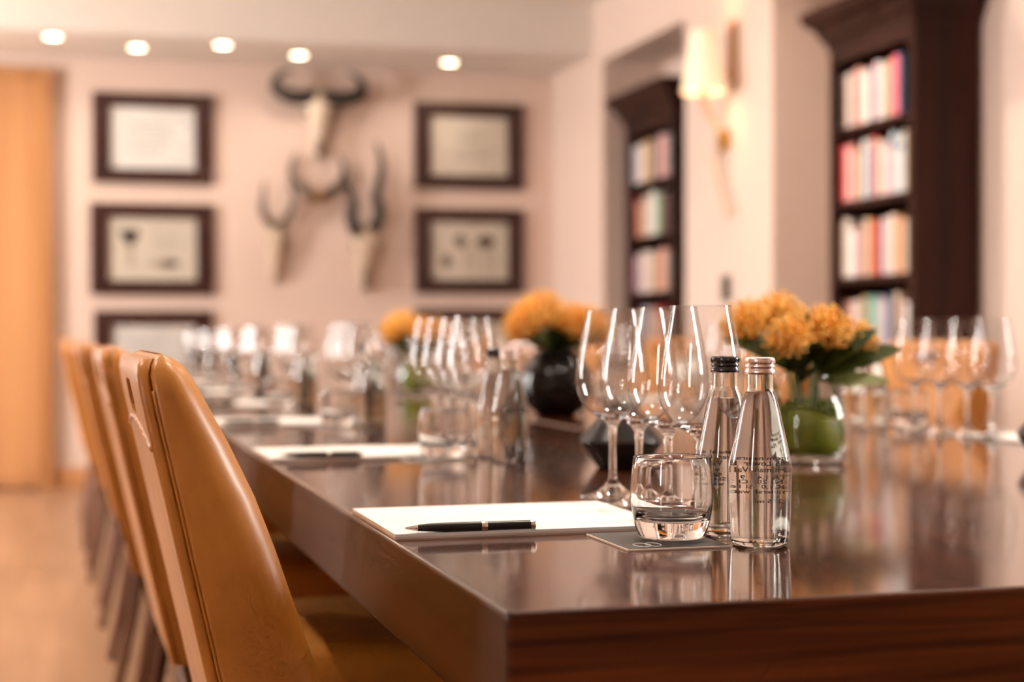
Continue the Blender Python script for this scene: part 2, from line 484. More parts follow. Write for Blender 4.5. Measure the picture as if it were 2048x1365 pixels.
# ------------------------------------------------------------------ wall pictures
def picture(x0, x1, z0, z1, art, label, kind):
    cx = (x0 + x1) / 2; cz = (z0 + z1) / 2
    w, h = x1 - x0, z1 - z0
    r = empty('framed_print', (cx, BY, z0))
    bw = 0.112
    for nm, (a0, a1, b0, b1) in (('frame_rail', (-w / 2, w / 2, h - 0.09, h)), ('frame_rail', (-w / 2, w / 2, 0, 0.09)),
                                 ('frame_stile', (-w / 2, -w / 2 + bw, 0.09, h - 0.09)), ('frame_stile', (w / 2 - bw, w / 2, 0.09, h - 0.09))):
        obj(nm, bbox(a0, a1, -0.035, -0.001, b0, b1, 0.006, 2), 'frame_wood', r)
    p = obj('print_sheet', bbox(-w / 2 + bw - 0.005, w / 2 - bw + 0.005, -0.016, -0.004, 0.085, h - 0.085, 0), art, r)
    iw, ih = w - 2 * bw, h - 0.18
    def rect(bm, u0, u1, v0, v1):
        box(bm, -iw / 2 + u0 * iw, -iw / 2 + u1 * iw, -0.0175, -0.0165, 0.09 + v0 * ih, 0.09 + v1 * ih)
    def poly(bm, pts):
        prism(bm, [(-iw / 2 + u * iw, 0.09 + v * ih) for u, v in pts], -0.0175, -0.0165)
    def ell(bm, u, v, ru, rv, n=14):
        poly(bm, [(u + ru * math.cos(2 * PI * t / n), v + rv * math.sin(2 * PI * t / n)) for t in range(n)])
    rnd = random.Random(int(abs(x0) * 1000 + z0 * 77))
    if kind == 'text':
        bm = BM()
        for v in (0.74, 0.66, 0.55, 0.47, 0.36, 0.29):
            u = 0.20
            end = 0.55 + rnd.random() * 0.2
            while u < end:
                ww = 0.03 + rnd.random() * 0.05
                rect(bm, u, u + ww, v - 0.008, v + 0.008); u += ww + 0.02
        obj('lettering', fixn(bm), 'ink_faint', p)
    if kind == 'plant':
        bm = BM(); poly(bm, [(0.12, 0.76), (0.17, 0.83), (0.245, 0.79), (0.31, 0.83), (0.36, 0.75), (0.30, 0.62), (0.265, 0.53), (0.23, 0.53), (0.19, 0.62)]); obj('drawing_head', fixn(bm), 'ink_dark', p)
        bm = BM(); poly(bm, [(0.225, 0.56), (0.275, 0.56), (0.285, 0.22), (0.22, 0.22)]); obj('drawing_stem', fixn(bm), 'ink_tan', p)
        bm = BM(); ell(bm, 0.63, 0.27, 0.18, 0.075); obj('drawing_body', fixn(bm), 'ink_tan', p)
        bm = BM(); ell(bm, 0.70, 0.275, 0.10, 0.055); obj('drawing_body', fixn(bm), 'ink_brown', p)
        bm = BM()
        for v in (0.80, 0.72, 0.62, 0.55):
            u = 0.50
            while u < 0.78:
                ww = 0.03 + rnd.random() * 0.05; rect(bm, u, u + ww, v - 0.007, v + 0.007); u += ww + 0.02
        obj('lettering', fixn(bm), 'ink_faint', p)
    if kind == 'birds':
        for (u, v, ru, rv, mm) in ((0.38, 0.66, 0.075, 0.12, 'ink_brown'), (0.71, 0.66, 0.12, 0.11, 'ink_brown'), (0.20, 0.32, 0.07, 0.12, 'ink_brown'), (0.745, 0.64, 0.04, 0.05, 'ink_dark')):
            bm = BM(); ell(bm, u, v, ru, rv); obj('drawing_body', fixn(bm), mm, p)
        for (u, v) in ((0.44, 0.30), (0.53, 0.30), (0.70, 0.28), (0.80, 0.28)):
            bm = BM(); rect(bm, u, u + 0.03, v - 0.12, v + 0.24); obj('drawing_leg', fixn(bm), 'ink_tan', p)
    if kind == 'text2':
        bm = BM()
        for v, a, b_ in ((0.70, 0.34, 0.72), (0.62, 0.36, 0.66), (0.46, 0.28, 0.74), (0.36, 0.24, 0.70), (0.28, 0.30, 0.68)):
            u = a
            while u < b_:
                ww = 0.03 + rnd.random() * 0.06; rect(bm, u, u + ww, v - 0.010, v + 0.010); u += ww + 0.02
        obj('lettering', fixn(bm), 'ink_faint', p)
    bm = BM(); box(bm, -w / 2 + bw - 0.003, w / 2 - bw + 0.003, -0.0225, -0.0205, 0.087, h - 0.087); obj('glazing', fixn(bm), 'pane_glass', r)
    tag(r, label, 'picture', 'framed prints on the back wall')

picture(-0.140, 0.605, 1.908, 2.478, 'art_white', 'dark framed page of faint lettering, top of the left column on the back wall', 'text')
picture(-0.155, 0.611, 1.203, 1.781, 'art_cream', 'dark framed print with a black flower head drawing, middle of the left column', 'plant')
picture(-0.135, 0.600, 0.520, 1.103, 'art_white', 'dark framed page half hidden behind the tan chairs, bottom of the left column', 'text')
picture(1.920, 2.671, 1.917, 2.490, 'art_cream', 'dark framed page of lettering, top of the right column on the back wall', 'text2')
picture(1.920, 2.670, 1.222, 1.788, 'art_cream', 'dark framed print with three brown animal drawings, middle of the right column', 'birds')
picture(1.925, 2.670, 0.540, 1.120, 'art_cream', 'dark framed print hidden behind the wine glasses, bottom of the right column', 'text2')

# ------------------------------------------------------------------ skull trophies
def skull_mesh(levels, n=20):
    """levels: (z, half width, depth, y centre offset); lofted elliptical sections"""
    bm = BM(); rings = []
    for z, hw, dp, yo in levels:
        rings.append([bm.verts.new((hw * math.cos(2 * PI * k / n), yo + dp * math.sin(2 * PI * k / n), z)) for k in range(n)])
    for a, b in zip(rings[:-1], rings[1:]):
        for k in range(n): bm.faces.new((a[k], a[(k + 1) % n], b[(k + 1) % n], b[k]))
    bm.faces.new(rings[0][::-1]); bm.faces.new(rings[-1])
    return fixn(bm)

def horn(name, pts, r0, r1, mat, parent, ridges=0.0, k=8, twist=0.0):
    P = spline(pts, k)
    n = len(P)
    rad = []
    for i in range(n):
        t = i / (n - 1)
        r = r0 + (r1 - r0) * t ** 1.7
        if ridges and t < 0.85: r *= 1 + ridges * math.sin(i * 2.1)
        rad.append(max(r, 0.002))
    bm = BM(); tube(bm, P, rad, 12)
    return obj(name, fixn(bm), mat, parent, smooth=True)

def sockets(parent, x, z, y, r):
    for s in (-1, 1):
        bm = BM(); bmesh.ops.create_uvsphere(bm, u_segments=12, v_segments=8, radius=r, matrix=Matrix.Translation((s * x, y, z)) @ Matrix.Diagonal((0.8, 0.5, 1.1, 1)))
        obj('eye_socket_shade', bm, 'hollow_shade', parent, smooth=True)  # solid dark ball painted as the shade of a hollow socket

# broad horned skull at the top
r = empty('horned_skull', (1.275, BY - 0.075, 2.09))
o = obj('skull', skull_mesh([(0.0, 0.030, 0.03, 0.045), (0.05, 0.044, 0.045, 0.03), (0.15, 0.050, 0.055, 0.018), (0.24, 0.070, 0.06, 0.01), (0.31, 0.098, 0.065, 0.005), (0.37, 0.090, 0.06, 0.01), (0.42, 0.060, 0.045, 0.02), (0.45, 0.035, 0.03, 0.03)]), 'bone_pale', r, smooth=True)
sockets(o, 0.082, 0.29, -0.025, 0.022)
bm = BM(); box(bm, -0.014, 0.014, -0.03, 0.0, 0.02, 0.12); obj('nasal_opening_shade', fixn(bm), 'hollow_shade', o)  # dark block painted as the shade inside the nose opening
for s in (-1, 1):
    horn('horn', [(s * 0.03, 0.0, 0.395), (s * 0.12, -0.02, 0.385), (s * 0.21, -0.04, 0.395), (s * 0.275, -0.05, 0.435), (s * 0.278, -0.05, 0.49), (s * 0.235, -0.045, 0.535), (s * 0.17, -0.04, 0.56)], 0.052, 0.004, 'horn_dark', r)
tag(r, 'pale skull with broad dark horns curving up, topmost on the back wall', 'skull', 'animal skulls on the back wall')
# lyre horns on a small brown boss
r = empty('horn_mount', (1.275, BY - 0.045, 1.80))
obj('boss', skull_mesh([(0.0, 0.02, 0.02, 0.02), (0.02, 0.045, 0.04, 0.01), (0.06, 0.055, 0.045, 0.005), (0.085, 0.03, 0.03, 0.02)]), 'wood_boss', r, smooth=True)
for s in (-1, 1):
    horn('horn', [(s * 0.02, 0.0, 0.055), (s * 0.085, 0.0, 0.085), (s * 0.145, 0.005, 0.14), (s * 0.172, 0.008, 0.20), (s * 0.158, 0.01, 0.28), (s * 0.13, 0.01, 0.33)], 0.030, 0.006, 'horn_grey', r, 0.05)
tag(r, 'grey lyre shaped horns on a small brown mount below the broad horned skull', 'horns', 'animal skulls on the back wall')
# small skull with U shaped horns
r = empty('horned_skull', (1.00, BY - 0.06, 1.29))
o = obj('skull', skull_mesh([(0.0, 0.022, 0.02, 0.04), (0.06, 0.032, 0.035, 0.025), (0.15, 0.040, 0.04, 0.015), (0.24, 0.058, 0.05, 0.005), (0.30, 0.062, 0.05, 0.005), (0.35, 0.05, 0.04, 0.015), (0.38, 0.02, 0.02, 0.03)]), 'bone', r, smooth=True)
sockets(o, 0.052, 0.26, -0.02, 0.016)
for s in (-1, 1):
    horn('horn', [(s * 0.008, 0, 0.345), (s * 0.05, -0.03, 0.385), (s * 0.09, -0.055, 0.46), (s * 0.098 + 0.01, -0.07, 0.53), (s * 0.086 + 0.005, -0.07, 0.60), (s * 0.075, -0.06, 0.64)], 0.029, 0.006, 'horn_grey', r, 0.05)
tag(r, 'small pale skull with slim U shaped horns, leftmost on the back wall', 'skull', 'animal skulls on the back wall')
# long skull with tall wavy dark horns
r = empty('horned_skull', (1.58, BY - 0.07, 1.235))
o = obj('skull', skull_mesh([(0.0, 0.022, 0.025, 0.05), (0.07, 0.034, 0.04, 0.03), (0.15, 0.045, 0.048, 0.02), (0.22, 0.075, 0.055, 0.01), (0.29, 0.098, 0.06, 0.005), (0.36, 0.088, 0.055, 0.01), (0.42, 0.06, 0.04, 0.02), (0.44, 0.03, 0.02, 0.03)]), 'bone', r, smooth=True)
sockets(o, 0.08, 0.28, -0.02, 0.019)
bm = BM(); box(bm, -0.017, 0.017, -0.028, 0.01, 0.01, 0.17); obj('nose_strip', fixn(bm), 'horn_grey', o)
horn('horn', [(-0.03, 0.0, 0.36), (-0.075, -0.02, 0.41), (-0.098, -0.03, 0.49), (-0.082, -0.035, 0.56), (-0.105, -0.04, 0.65), (-0.138, -0.04, 0.74), (-0.14, -0.03, 0.83)], 0.042, 0.008, 'horn_dark', r, 0.09)
horn('horn', [(0.05, 0.0, 0.40), (0.082, -0.02, 0.45), (0.092, -0.03, 0.53), (0.070, -0.035, 0.61), (0.088, -0.04, 0.72), (0.105, -0.04, 0.82), (0.085, -0.03, 0.92), (0.07, -0.03, 0.97)], 0.042, 0.008, 'horn_dark', r, 0.09)
tag(r, 'long pale skull with two tall wavy black horns, rightmost on the back wall', 'skull', 'animal skulls on the back wall')

# ------------------------------------------------------------------ bookcases
def bookcase(y0, y1, label):
    X0, X1 = 2.97, 3.27
    r = empty('bookcase', ((X0 + X1) / 2, (y0 + y1) / 2, 0))
    dx, dy = (X1 - X0) / 2, (y1 - y0) / 2
    t = 0.045
    for s in (-1, 1):
        a, b_ = sorted((s * dy, s * (dy - t)))
        obj('side_panel', bbox(-dx, dx, a, b_, 0, 2.22, 0.004, 1), 'bookcase_wood', r)
    obj('back_panel', bbox(dx - 0.015, dx, -dy + t, dy - t, 0.08, 2.22, 0), 'bookcase_wood', r)
    for z in (0.10, 0.53, 0.862, 1.195, 1.527, 1.848):
        obj('shelf', bbox(-dx + 0.012, dx - 0.016, -dy + t, dy - t, z - 0.032, z, 0.003, 1), 'bookcase_wood', r)
    obj('plinth', bbox(-dx + 0.01, dx, -dy + t, dy - t, 0, 0.066, 0.002, 1), 'bookcase_wood', r)
    obj('top_rail', bbox(-dx, -dx + 0.03, -dy + t, dy - t, 2.135, 2.22, 0.003, 1), 'bookcase_wood', r)
    # crown moulding: stepped profile, overhanging front and both sides
    bm = BM()
    lv = [(2.20, 0.006), (2.235, 0.012), (2.25, 0.03), (2.29, 0.045), (2.325, 0.085), (2.34, 0.095), (2.375, 0.10)]
    rings = []
    for z, e in lv:
        rings.append([bm.verts.new(p) for p in ((-dx - e, -dy - e, z), (dx, -dy - e, z), (dx, dy + e, z), (-dx - e, dy + e, z))])
    for a, b_ in zip(rings[:-1], rings[1:]):
        for k in range(4): bm.faces.new((a[k], a[(k + 1) % 4], b_[(k + 1) % 4], b_[k]))
    bm.faces.new(rings[0][::-1]); bm.faces.new(rings[-1])
    obj('crown', fixn(bm), 'bookcase_wood', r)
    tag(r, label, 'bookcase', 'dark bookcases in the right wall')
    return X0

bookcase(4.655, 5.395, 'tall dark bookcase nearer the camera with its plain side panel showing')
bookcase(7.285, 8.085, 'tall dark bookcase farther away in the narrow recess near the corner')

BOOKC = {
 'cream': (0.66, 0.56, 0.46), 'white': (0.74, 0.70, 0.66), 'salmon': (0.66, 0.26, 0.22), 'pink': (0.78, 0.42, 0.40), 'hot pink': (0.80, 0.12, 0.17),
 'red': (0.52, 0.02, 0.02), 'dark red': (0.18, 0.02, 0.015), 'lavender': (0.58, 0.48, 0.54), 'olive': (0.36, 0.32, 0.18), 'beige': (0.60, 0.45, 0.32),
 'blue': (0.06, 0.17, 0.32), 'tan': (0.48, 0.28, 0.13), 'grey': (0.36, 0.32, 0.31), 'brown': (0.16, 0.07, 0.035), 'navy': (0.03, 0.05, 0.11),
 'gold': (0.56, 0.30, 0.07), 'teal': (0.05, 0.30, 0.27), 'pale green': (0.40, 0.50, 0.40), 'green': (0.05, 0.26, 0.10), 'black': (0.015, 0.013, 0.013),
 'pale blue': (0.48, 0.58, 0.66), 'crimson': (0.30, 0.02, 0.05), 'slate': (0.13, 0.14, 0.17), 'orange': (0.62, 0.22, 0.06)}
for kx, v in BOOKC.items(): plain('book_' + kx.replace(' ', '_'), v, 0.5)

def book(x, y0, y1, z, h, depth, color, label, group, band=False, lean=0.0):
    w = y1 - y0
    bm = BM()
    c = 0.003
    # rounded spine, two boards, page block set back
    ns = 5
    pts = []
    for i in range(ns):
        a = PI / 2 - PI * i / (ns - 1)
        pts.append((-0.006 * math.cos(a), w / 2 * math.sin(a)))
    poly = [(depth, w / 2)] + pts[0:] + [(depth, -w / 2)] + [(depth, -w / 2 + c), (0.004, -w / 2 + c), (0.004, w / 2 - c), (depth, w / 2 - c)]
    a = [bm.verts.new((px, py, 0)) for px, py in poly]; b_ = [bm.verts.new((px, py, h)) for px, py in poly]
    n = len(poly)
    bm.faces.new(a[::-1]); bm.faces.new(b_)
    for i in range(n): bm.faces.new((a[i], a[(i + 1) % n], b_[(i + 1) % n], b_[i]))
    fixn(bm)
    box(bm, 0.004, depth - 0.006, -w / 2 + c, w / 2 - c, 0.004, h - 0.004, 1)
    mats = ['book_' + color.replace(' ', '_'), 'paper_edge']
    if band:
        vs, fs = box(bm, -0.0068, -0.001, -w / 2 * 0.98, w / 2 * 0.98, h * 0.74, h * 0.86, 2)
        mats.append('book_blue')
    o = obj('book', bm, None, None, mats=mats)
    o.location = (x, (y0 + y1) / 2, z); o.rotation_euler = (lean, 0, 0)
    tag(o, label, 'book', group)

# rows listed from the far end to the near end: (colour, width)
NEAR_ROWS = [
 (1.848, 'top', [('black', .030), ('dark red', .022), ('cream', .052), ('grey', .020), ('salmon', .052), ('beige', .022), ('white', .060), ('dark red', .030), ('lavender', .055), ('white', .030), ('olive', .028), ('beige', .034), ('hot pink', .070), ('blue', .016)]),
 (1.527, 'second', [('red', .052), ('pink', .042), ('salmon', .030), ('beige', .030), ('grey', .018), ('gold', .022), ('white', .034), ('blue', .034), ('white', .026), ('red', .034), ('olive', .030), ('white', .040), ('salmon', .042), ('pale blue', .034), ('cream', .034), ('pale blue', .036), ('beige', .022)]),
 (1.195, 'third', [('brown', .030), ('cream', .048), ('white', .050), ('grey', .024), ('salmon', .040), ('navy', .024), ('beige', .044), ('gold', .018), ('red', .056), ('brown', .026), ('lavender', .046), ('tan', .028), ('white', .034), ('tan', .028), ('orange', .034), ('cream', .028)]),
 (0.862, 'fourth', [('brown', .036), ('salmon', .046), ('cream', .044), ('grey', .050), ('gold', .028), ('teal', .052), ('pale green', .040), ('grey', .034), ('lavender', .050), ('navy', .046), ('beige', .040), ('dark red', .036), ('white', .044)]),
]
FAR_ROWS = [
 (1.848, 'top', [('slate', .040), ('lavender', .050), ('white', .046), ('cream', .052), ('tan', .040), ('gold', .052), ('beige', .044), ('black', .040), ('slate', .060), ('pink', .060), ('salmon', .054), ('grey', .040)]),
 (1.527, 'second', [('dark red', .060), ('tan', .052), ('salmon', .046), ('brown', .044), ('beige', .050), ('cream', .056), ('white', .062), ('pale green', .050), ('green', .044), ('brown', .050), ('dark red', .044), ('black', .040)]),
 (1.195, 'third', [('crimson', .044), ('lavender', .044), ('slate', .040), ('cream', .054), ('salmon', .044), ('white', .060), ('beige', .050), ('brown', .046), ('tan', .054), ('pink', .052), ('orange', .046), ('grey', .040)]),
 (0.862, 'fourth', [('tan', .052), ('cream', .050), ('dark red', .046), ('blue', .050), ('white', .054), ('grey', .050), ('salmon', .050), ('olive', .048), ('cream', .052), ('red', .046), ('slate', .050)]),
]
rb = random.Random(3)
for rows, far_end, which in ((NEAR_ROWS, 5.345, 'nearer'), (FAR_ROWS, 8.035, 'farther')):
    for z, sh, row in rows:
        y = far_end - 0.004
        if which == 'nearer' and sh == 'fourth': y -= 0.03
        for i, (c, w) in enumerate(row):
            h = 0.205 + 0.05 * rb.random()
            if which == 'nearer' and sh == 'top': h = 0.225 + 0.025 * rb.random()
            dpt = 0.17 + 0.02 * rb.random()
            book(2.995 + 0.01 * rb.random(), y - w, y, z + 0.0006, h, dpt, c,
                 '%s spine %s from the far end, %s shelf of the %s bookcase' % (c, ORDW[i], sh, which),
                 'books on the %s shelf of the %s bookcase' % (sh, which), band=(which == 'nearer' and sh == 'second' and c == 'pale blue'))
            y -= w + 0.0012

# ------------------------------------------------------------------ wall sconce and switch on the pillar
r = empty('wall_sconce', (RX, 6.30, 1.50))
bm = BM(); lathe(bm, [(0.108, 0), (0.110, 0.004), (0.062, 0.300), (0.058, 0.302), (0.056, 0.298), (0.104, 0.004), (0.108, 0)], 40, mat4=Matrix.Translation((-0.16, -0.065, 0.632)))
obj('lamp_shade', fixn(bm), 'lamp_shade_cloth', r, smooth=True, angle=0.6)
bm = BM(); bmesh.ops.create_uvsphere(bm, u_segments=16, v_segments=10, radius=0.028, matrix=Matrix.Translation((-0.16, -0.065, 0.75)))
obj('bulb', bm, 'lamp_glow_far', r, smooth=True)
horn('horn_stem', [(-0.05, -0.10, 0.03), (-0.045, -0.03, 0.12), (-0.05, 0.03, 0.22), (-0.045, 0.06, 0.32), (-0.035, 0.02, 0.41), (-0.06, 0.045, 0.50), (-0.12, 0.03, 0.60), (-0.16, -0.06, 0.70)], 0.013, 0.022, 'horn_tan', r, 0.03)
obj('wall_block', bbox(-0.055, -0.001, -0.03, 0.035, 0.365, 0.46, 0.006), 'brass', r)
obj('back_plate', bbox(-0.03, -0.001, -0.105, -0.045, 0.68, 0.99, 0.008), 'oak_dark', r)
bm = BM(); tube(bm, [(-0.002, 0.005, 0.74), (-0.10, -0.03, 0.74), (-0.16, -0.065, 0.73)], 0.006); obj('bracket', fixn(bm), 'brass', r, smooth=True)
tag(r, 'glowing wall sconce with tapered cream shade and curved horn stem on the pillar', 'wall lamp')
l = bpy.data.lights.new('sconce_light', 'POINT'); l.energy = 6; l.color = (1.0, 0.72, 0.45); l.shadow_soft_size = 0.04
lo = bpy.data.objects.new('sconce_light', l); lo.location = (-0.16, -0.065, 0.82); COL.objects.link(lo); lo.parent = r

r = empty('light_switch', (RX, 6.325, 1.115))
obj('switch_plate', bbox(-0.012, -0.001, -0.050, 0.050, -0.005, 0.125, 0.003), 'black_plastic', r)
for s in (-1, 1): obj('rocker', bbox(-0.017, -0.012, s * 0.02 - 0.015, s * 0.02 + 0.015, 0.03, 0.09, 0.002), 'black_plastic', r)
tag(r, 'small black light switch on the pale pillar below the sconce', 'light switch')

# ------------------------------------------------------------------ the table
TW, TL, TZ, AP = 1.62, 7.95, 0.75, 0.0907
r = empty('conference_table', (0, 0, 0))
bm = BM(); box(bm, 0, TW, 0, TL, TZ - AP, TZ)
bmesh.ops.bevel(bm, geom=bm.edges[:], offset=0.0045, segments=4, affect='EDGES', profile=0.5)
bm.normal_update()
for f in bm.faces:
    if abs(f.normal.y) > 0.8: f.material_index = 1
    elif abs(f.normal.x) > 0.8: f.material_index = 2
obj('table_top', bm, None, r, mats=['mahogany', 'mahogany_end', 'mahogany_side'], smooth=False)
obj('light_block_base', bbox(0.50, 1.12, 0.40, 7.55, 0.05, TZ - AP, 0.006), 'mahogany_side', r)  # unseen base, made full length to block window light under the table
obj('foot', bbox(0.44, 1.18, 0.34, 7.61, 0.0, 0.05, 0.006), 'mahogany_side', r)  # unseen foot of the added light-blocking base
obj('inlay_line', bbox(0.722, 0.728, 1.7, 7.3, TZ - 0.001, TZ + 0.0006, 0), 'pad_board', r)
tag(r, 'long glossy dark mahogany conference table set for a tasting', 'table')

# ------------------------------------------------------------------ chairs
def chair_proto():
    r = empty('dining_chair')
    # side profile of the back: (z, rear x, front x, half width)
    lv = [(0.455, -0.137, -0.015, 0.225), (0.52, -0.152, -0.034, 0.232), (0.60, -0.170, -0.064, 0.238), (0.68, -0.188, -0.091, 0.243), (0.75, -0.204, -0.115, 0.247),
          (0.80, -0.215, -0.134, 0.249), (0.85, -0.2265, -0.158, 0.250), (0.88, -0.233, -0.174, 0.249), (0.897, -0.2365, -0.183, 0.2475), (0.910, -0.2385, -0.190, 0.244), (0.919, -0.2375, -0.197, 0.239), (0.925, -0.2345, -0.205, 0.232), (0.928, -0.2300, -0.212, 0.224), (0.929, -0.226, -0.218, 0.215)]
    def ring(bm, x0, x1, hw, z, rr, rf):
        """rounded rectangle; rr radius at the rear corners, rf at the front corners"""
        pts = []
        d_ = (x1 - x0)
        rr = min(rr, d_ * 0.45); fx = d_ * 0.60 if rf > 0.02 else min(rf, d_ * 0.5); fy = rf if rf > 0.02 else fx
        for (cx, cyy, ra, rb_, a0) in ((x1 - fx, hw - fy, fx, fy, 0), (x0 + rr, hw - rr, rr, rr, 90), (x0 + rr, -hw + rr, rr, rr, 180), (x1 - fx, -hw + fy, fx, fy, 270)):
            for q in range(9):
                a = math.radians(a0 + 90 * q / 8)
                pts.append((cx + ra * math.cos(a), cyy + rb_ * math.sin(a)))
        return [bm.verts.new((px, py, z)) for px, py in pts]
    def loft(rows, name, mat, cut=None):
        bm = BM()
        rings = [ring(bm, *q) for q in rows]
        for a, b_ in zip(rings[:-1], rings[1:]):
            n = len(a)
            for k in range(n): bm.faces.new((a[k], a[(k + 1) % n], b_[(k + 1) % n], b_[k]))
        bm.faces.new(rings[0][::-1]); bm.faces.new(rings[-1])
        o = obj(name, fixn(bm), mat, r, smooth=True, angle=0.7)
        return o
    body = loft([(a + 0.0120, b_, hw, z, 0.005, 0.036) for z, a, b_, hw in lv], 'backrest', 'tan_leather')
    panel = loft([(a, a + 0.0115, hw - 0.004, z, 0.006, 0.004) for z, a, b_, hw in lv if z < 0.926], 'back_panel', 'tan_leather')
    # hand hold through the top of the back
    cb = bbox(-0.30, -0.10, -0.055, 0.055, 0.868, 0.902, 0.012, 3)
    cutter = obj('cutter', cb, 'dark_void')
    for o in (body, panel):
        md = o.modifiers.new('hole', 'BOOLEAN'); md.object = cutter; md.operation = 'DIFFERENCE'; md.solver = 'EXACT'
    dg = bpy.context.evaluated_depsgraph_get(); dg.update()
    for o in (body, panel):
        me = bpy.data.meshes.new_from_object(o.evaluated_get(dg))
        o.modifiers.clear(); o.data = me
    bpy.data.objects.remove(cutter)
    # piping along the seam between cover and back panel, both sides
    for s in (-1, 1):
        bm = BM(); tube(bm, [(a + 0.0118, s * (hw - 0.0018), z) for z, a, b_, hw in lv[:9]], 0.0015, 6); obj('piping', fixn(bm), 'tan_leather', r, smooth=True)
    # rolled welt under the hand hold, on the rear face
    bm = BM()
    P = []
    rad = []
    for i in range(41):
        t = -1 + 2 * i / 40
        P.append((-0.2288 + 0.0038 * t * t, t * 0.243, 0.862 - 0.016 * t * t + 0.0012 * math.sin(i * 1.7)))
        rad.append(0.0024 + 0.0007 * math.sin(i * 2.9))
    tube(bm, P, rad, 8); obj('welt', fixn(bm), 'tan_leather', r, smooth=True)
    # seat
    bm = BM(); box(bm, -0.075, 0.40, -0.245, 0.245, 0.375, 0.475)
    bmesh.ops.bevel(bm, geom=bm.edges[:], offset=0.03, segments=4, affect='EDGES', profile=0.5)
    obj('seat', bm, 'tan_leather', r, smooth=True, angle=0.7)
    obj('seat_rail', bbox(-0.10, 0.37, -0.225, 0.225, 0.335, 0.382, 0.004, 1), 'leg_wood', r)
    for s in (-1, 1):
        bm = BM(); tube(bm, [(-0.105, s * 0.205, 0.46), (-0.075, s * 0.205, 0.335), (-0.10, s * 0.207, 0.17), (-0.135, s * 0.21, 0.0)], [0.018, 0.019, 0.016, 0.012], 4)
        obj('leg', fixn(bm), 'leg_wood', r)
        bm = BM(); tube(bm, [(0.34, s * 0.205, 0.36), (0.345, s * 0.207, 0.0)], [0.026, 0.016], 4)
        obj('leg', fixn(bm), 'leg_wood', r)
    return r

PITCH = 0.97
chair = chair_proto()
GL, GR = 'tan leather chairs along the left side', 'tan leather chairs along the right side'
LX = [0.0, -0.013, -0.028, -0.038, -0.055, -0.080, -0.09, -0.09]
for k in range(8):
    c = chair if k == 0 else copy_tree(chair)
    c.location = (LX[k], 0.578 + PITCH * k + (0, 0.01, -0.02, 0.01, 0, 0.02, 0, 0)[k], 0)
    c.rotation_euler = (0, 0, math.radians((0, 0.6, -0.8, 0.5, -0.4, 0.6, 0, 0)[k]))
    tag(c, 'tan leather chair at the left side of the table, %s the camera' % (ORD[k] + (' to' if k < 7 else ' from')), 'chair', GL)
for k in range(2, 8):
    c = copy_tree(chair)
    c.location = (TW + 0.05, 0.72 + PITCH * k - 0.04, 0); c.rotation_euler = (0, 0, PI + math.radians((0, 0, 1.5, -1, 0, 1, 0, 0)[k]))
    nm = ORD[k - 2] + ' to' if k < 7 else 'farthest from'
    tag(c, 'tan leather chair on the far right side behind the glasses, %s the camera' % nm, 'chair', GR)

# ------------------------------------------------------------------ place settings
NF = 48
# --- note pad (lies in +x from the edge, origin centre of base)
def pad_proto():
    r = empty('note_pad')
    for i, (z0, z1, e, mm) in enumerate(((0.0, 0.0014, 0.0, 'pad_board'), (0.0015, 0.0033, 0.0006, 'paper_edge'), (0.0034, 0.0048, -0.0004, 'paper'), (0.0049, 0.0060, 0.0003, 'paper'))):
        obj('backing_board' if i == 0 else 'sheet_stack', bbox(-0.14 - e, 0.14 + e, -0.118 - e, 0.118 - e * 0.5, z0, z1, 0), mm, r)
    bm = BM()
    for i in range(7): box(bm, -0.128 + i * 0.0042, -0.1258 + i * 0.0042, -0.098 - 0.0012 * i, -0.0962 - 0.0012 * i, 0.0060, 0.00605)
    for i in range(14): box(bm, 0.06 + i * 0.0042, 0.0622 + i * 0.0042, 0.098, 0.0998, 0.0060, 0.00605)
    obj('printed_line', fixn(bm), 'ink_faint', r)
    return r
# --- pen along +x, tip at the origin, axis at radius height
def pen_proto():
    r = empty('ballpoint_pen')
    R = Matrix.Translation((0, 0, 0.0047)) @ Matrix.Rotation(PI / 2, 4, 'Y')
    def part(nm, prof, mm):
        bm = BM(); lathe(bm, prof, 24, mat4=R); obj(nm, fixn(bm), mm, r, smooth=True, angle=0.7)
    part('pen_tip', [(0, 0.0), (0.0011, 0.0003), (0.0013, 0.0015), (0.0030, 0.0118), (0.0030, 0.0124), (0, 0.0124)], 'silver')
    part('lower_barrel', [(0, 0.0118), (0.0031, 0.0120), (0.0041, 0.024), (0.0046, 0.037), (0.0047, 0.0745), (0, 0.0745)], 'black_plastic')
    part('ring', [(0, 0.0742), (0.0049, 0.0742), (0.0050, 0.0752), (0.0047, 0.0757), (0.0047, 0.0786), (0.0050, 0.0791), (0.0049, 0.0800), (0, 0.08)], 'silver')
    part('upper_barrel', [(0, 0.0797), (0.0045, 0.0798), (0.0044, 0.1235), (0, 0.1235)], 'black_plastic')
    part('end_cap', [(0, 0.123), (0.0045, 0.123), (0.0045, 0.1258), (0.0049, 0.1262), (0.0049, 0.1276), (0.0042, 0.1284), (0, 0.1286)], 'silver')
    return r
def coaster_proto():
    r = empty('coaster')
    obj('backing', bbox(-0.050, 0.050, -0.060, 0.060, 0, 0.0021, 0.0004, 1), 'paper_edge', r)
    obj('face', bbox(-0.0487, 0.0487, -0.0587, 0.0587, 0.0021, 0.0025, 0), 'coaster_black', r)
    bm = BM()
    for cxx, rx in ((-0.0285, 0.0075), (-0.0175, 0.0065)):
        P = [(cxx + rx * math.cos(2 * PI * t / 20), -0.038 + 0.0125 * math.sin(2 * PI * t / 20), 0.00262) for t in range(21)]
        tube(bm, P, 0.00035, 4)
    obj('emblem', fixn(bm), 'paper', r)
    return r
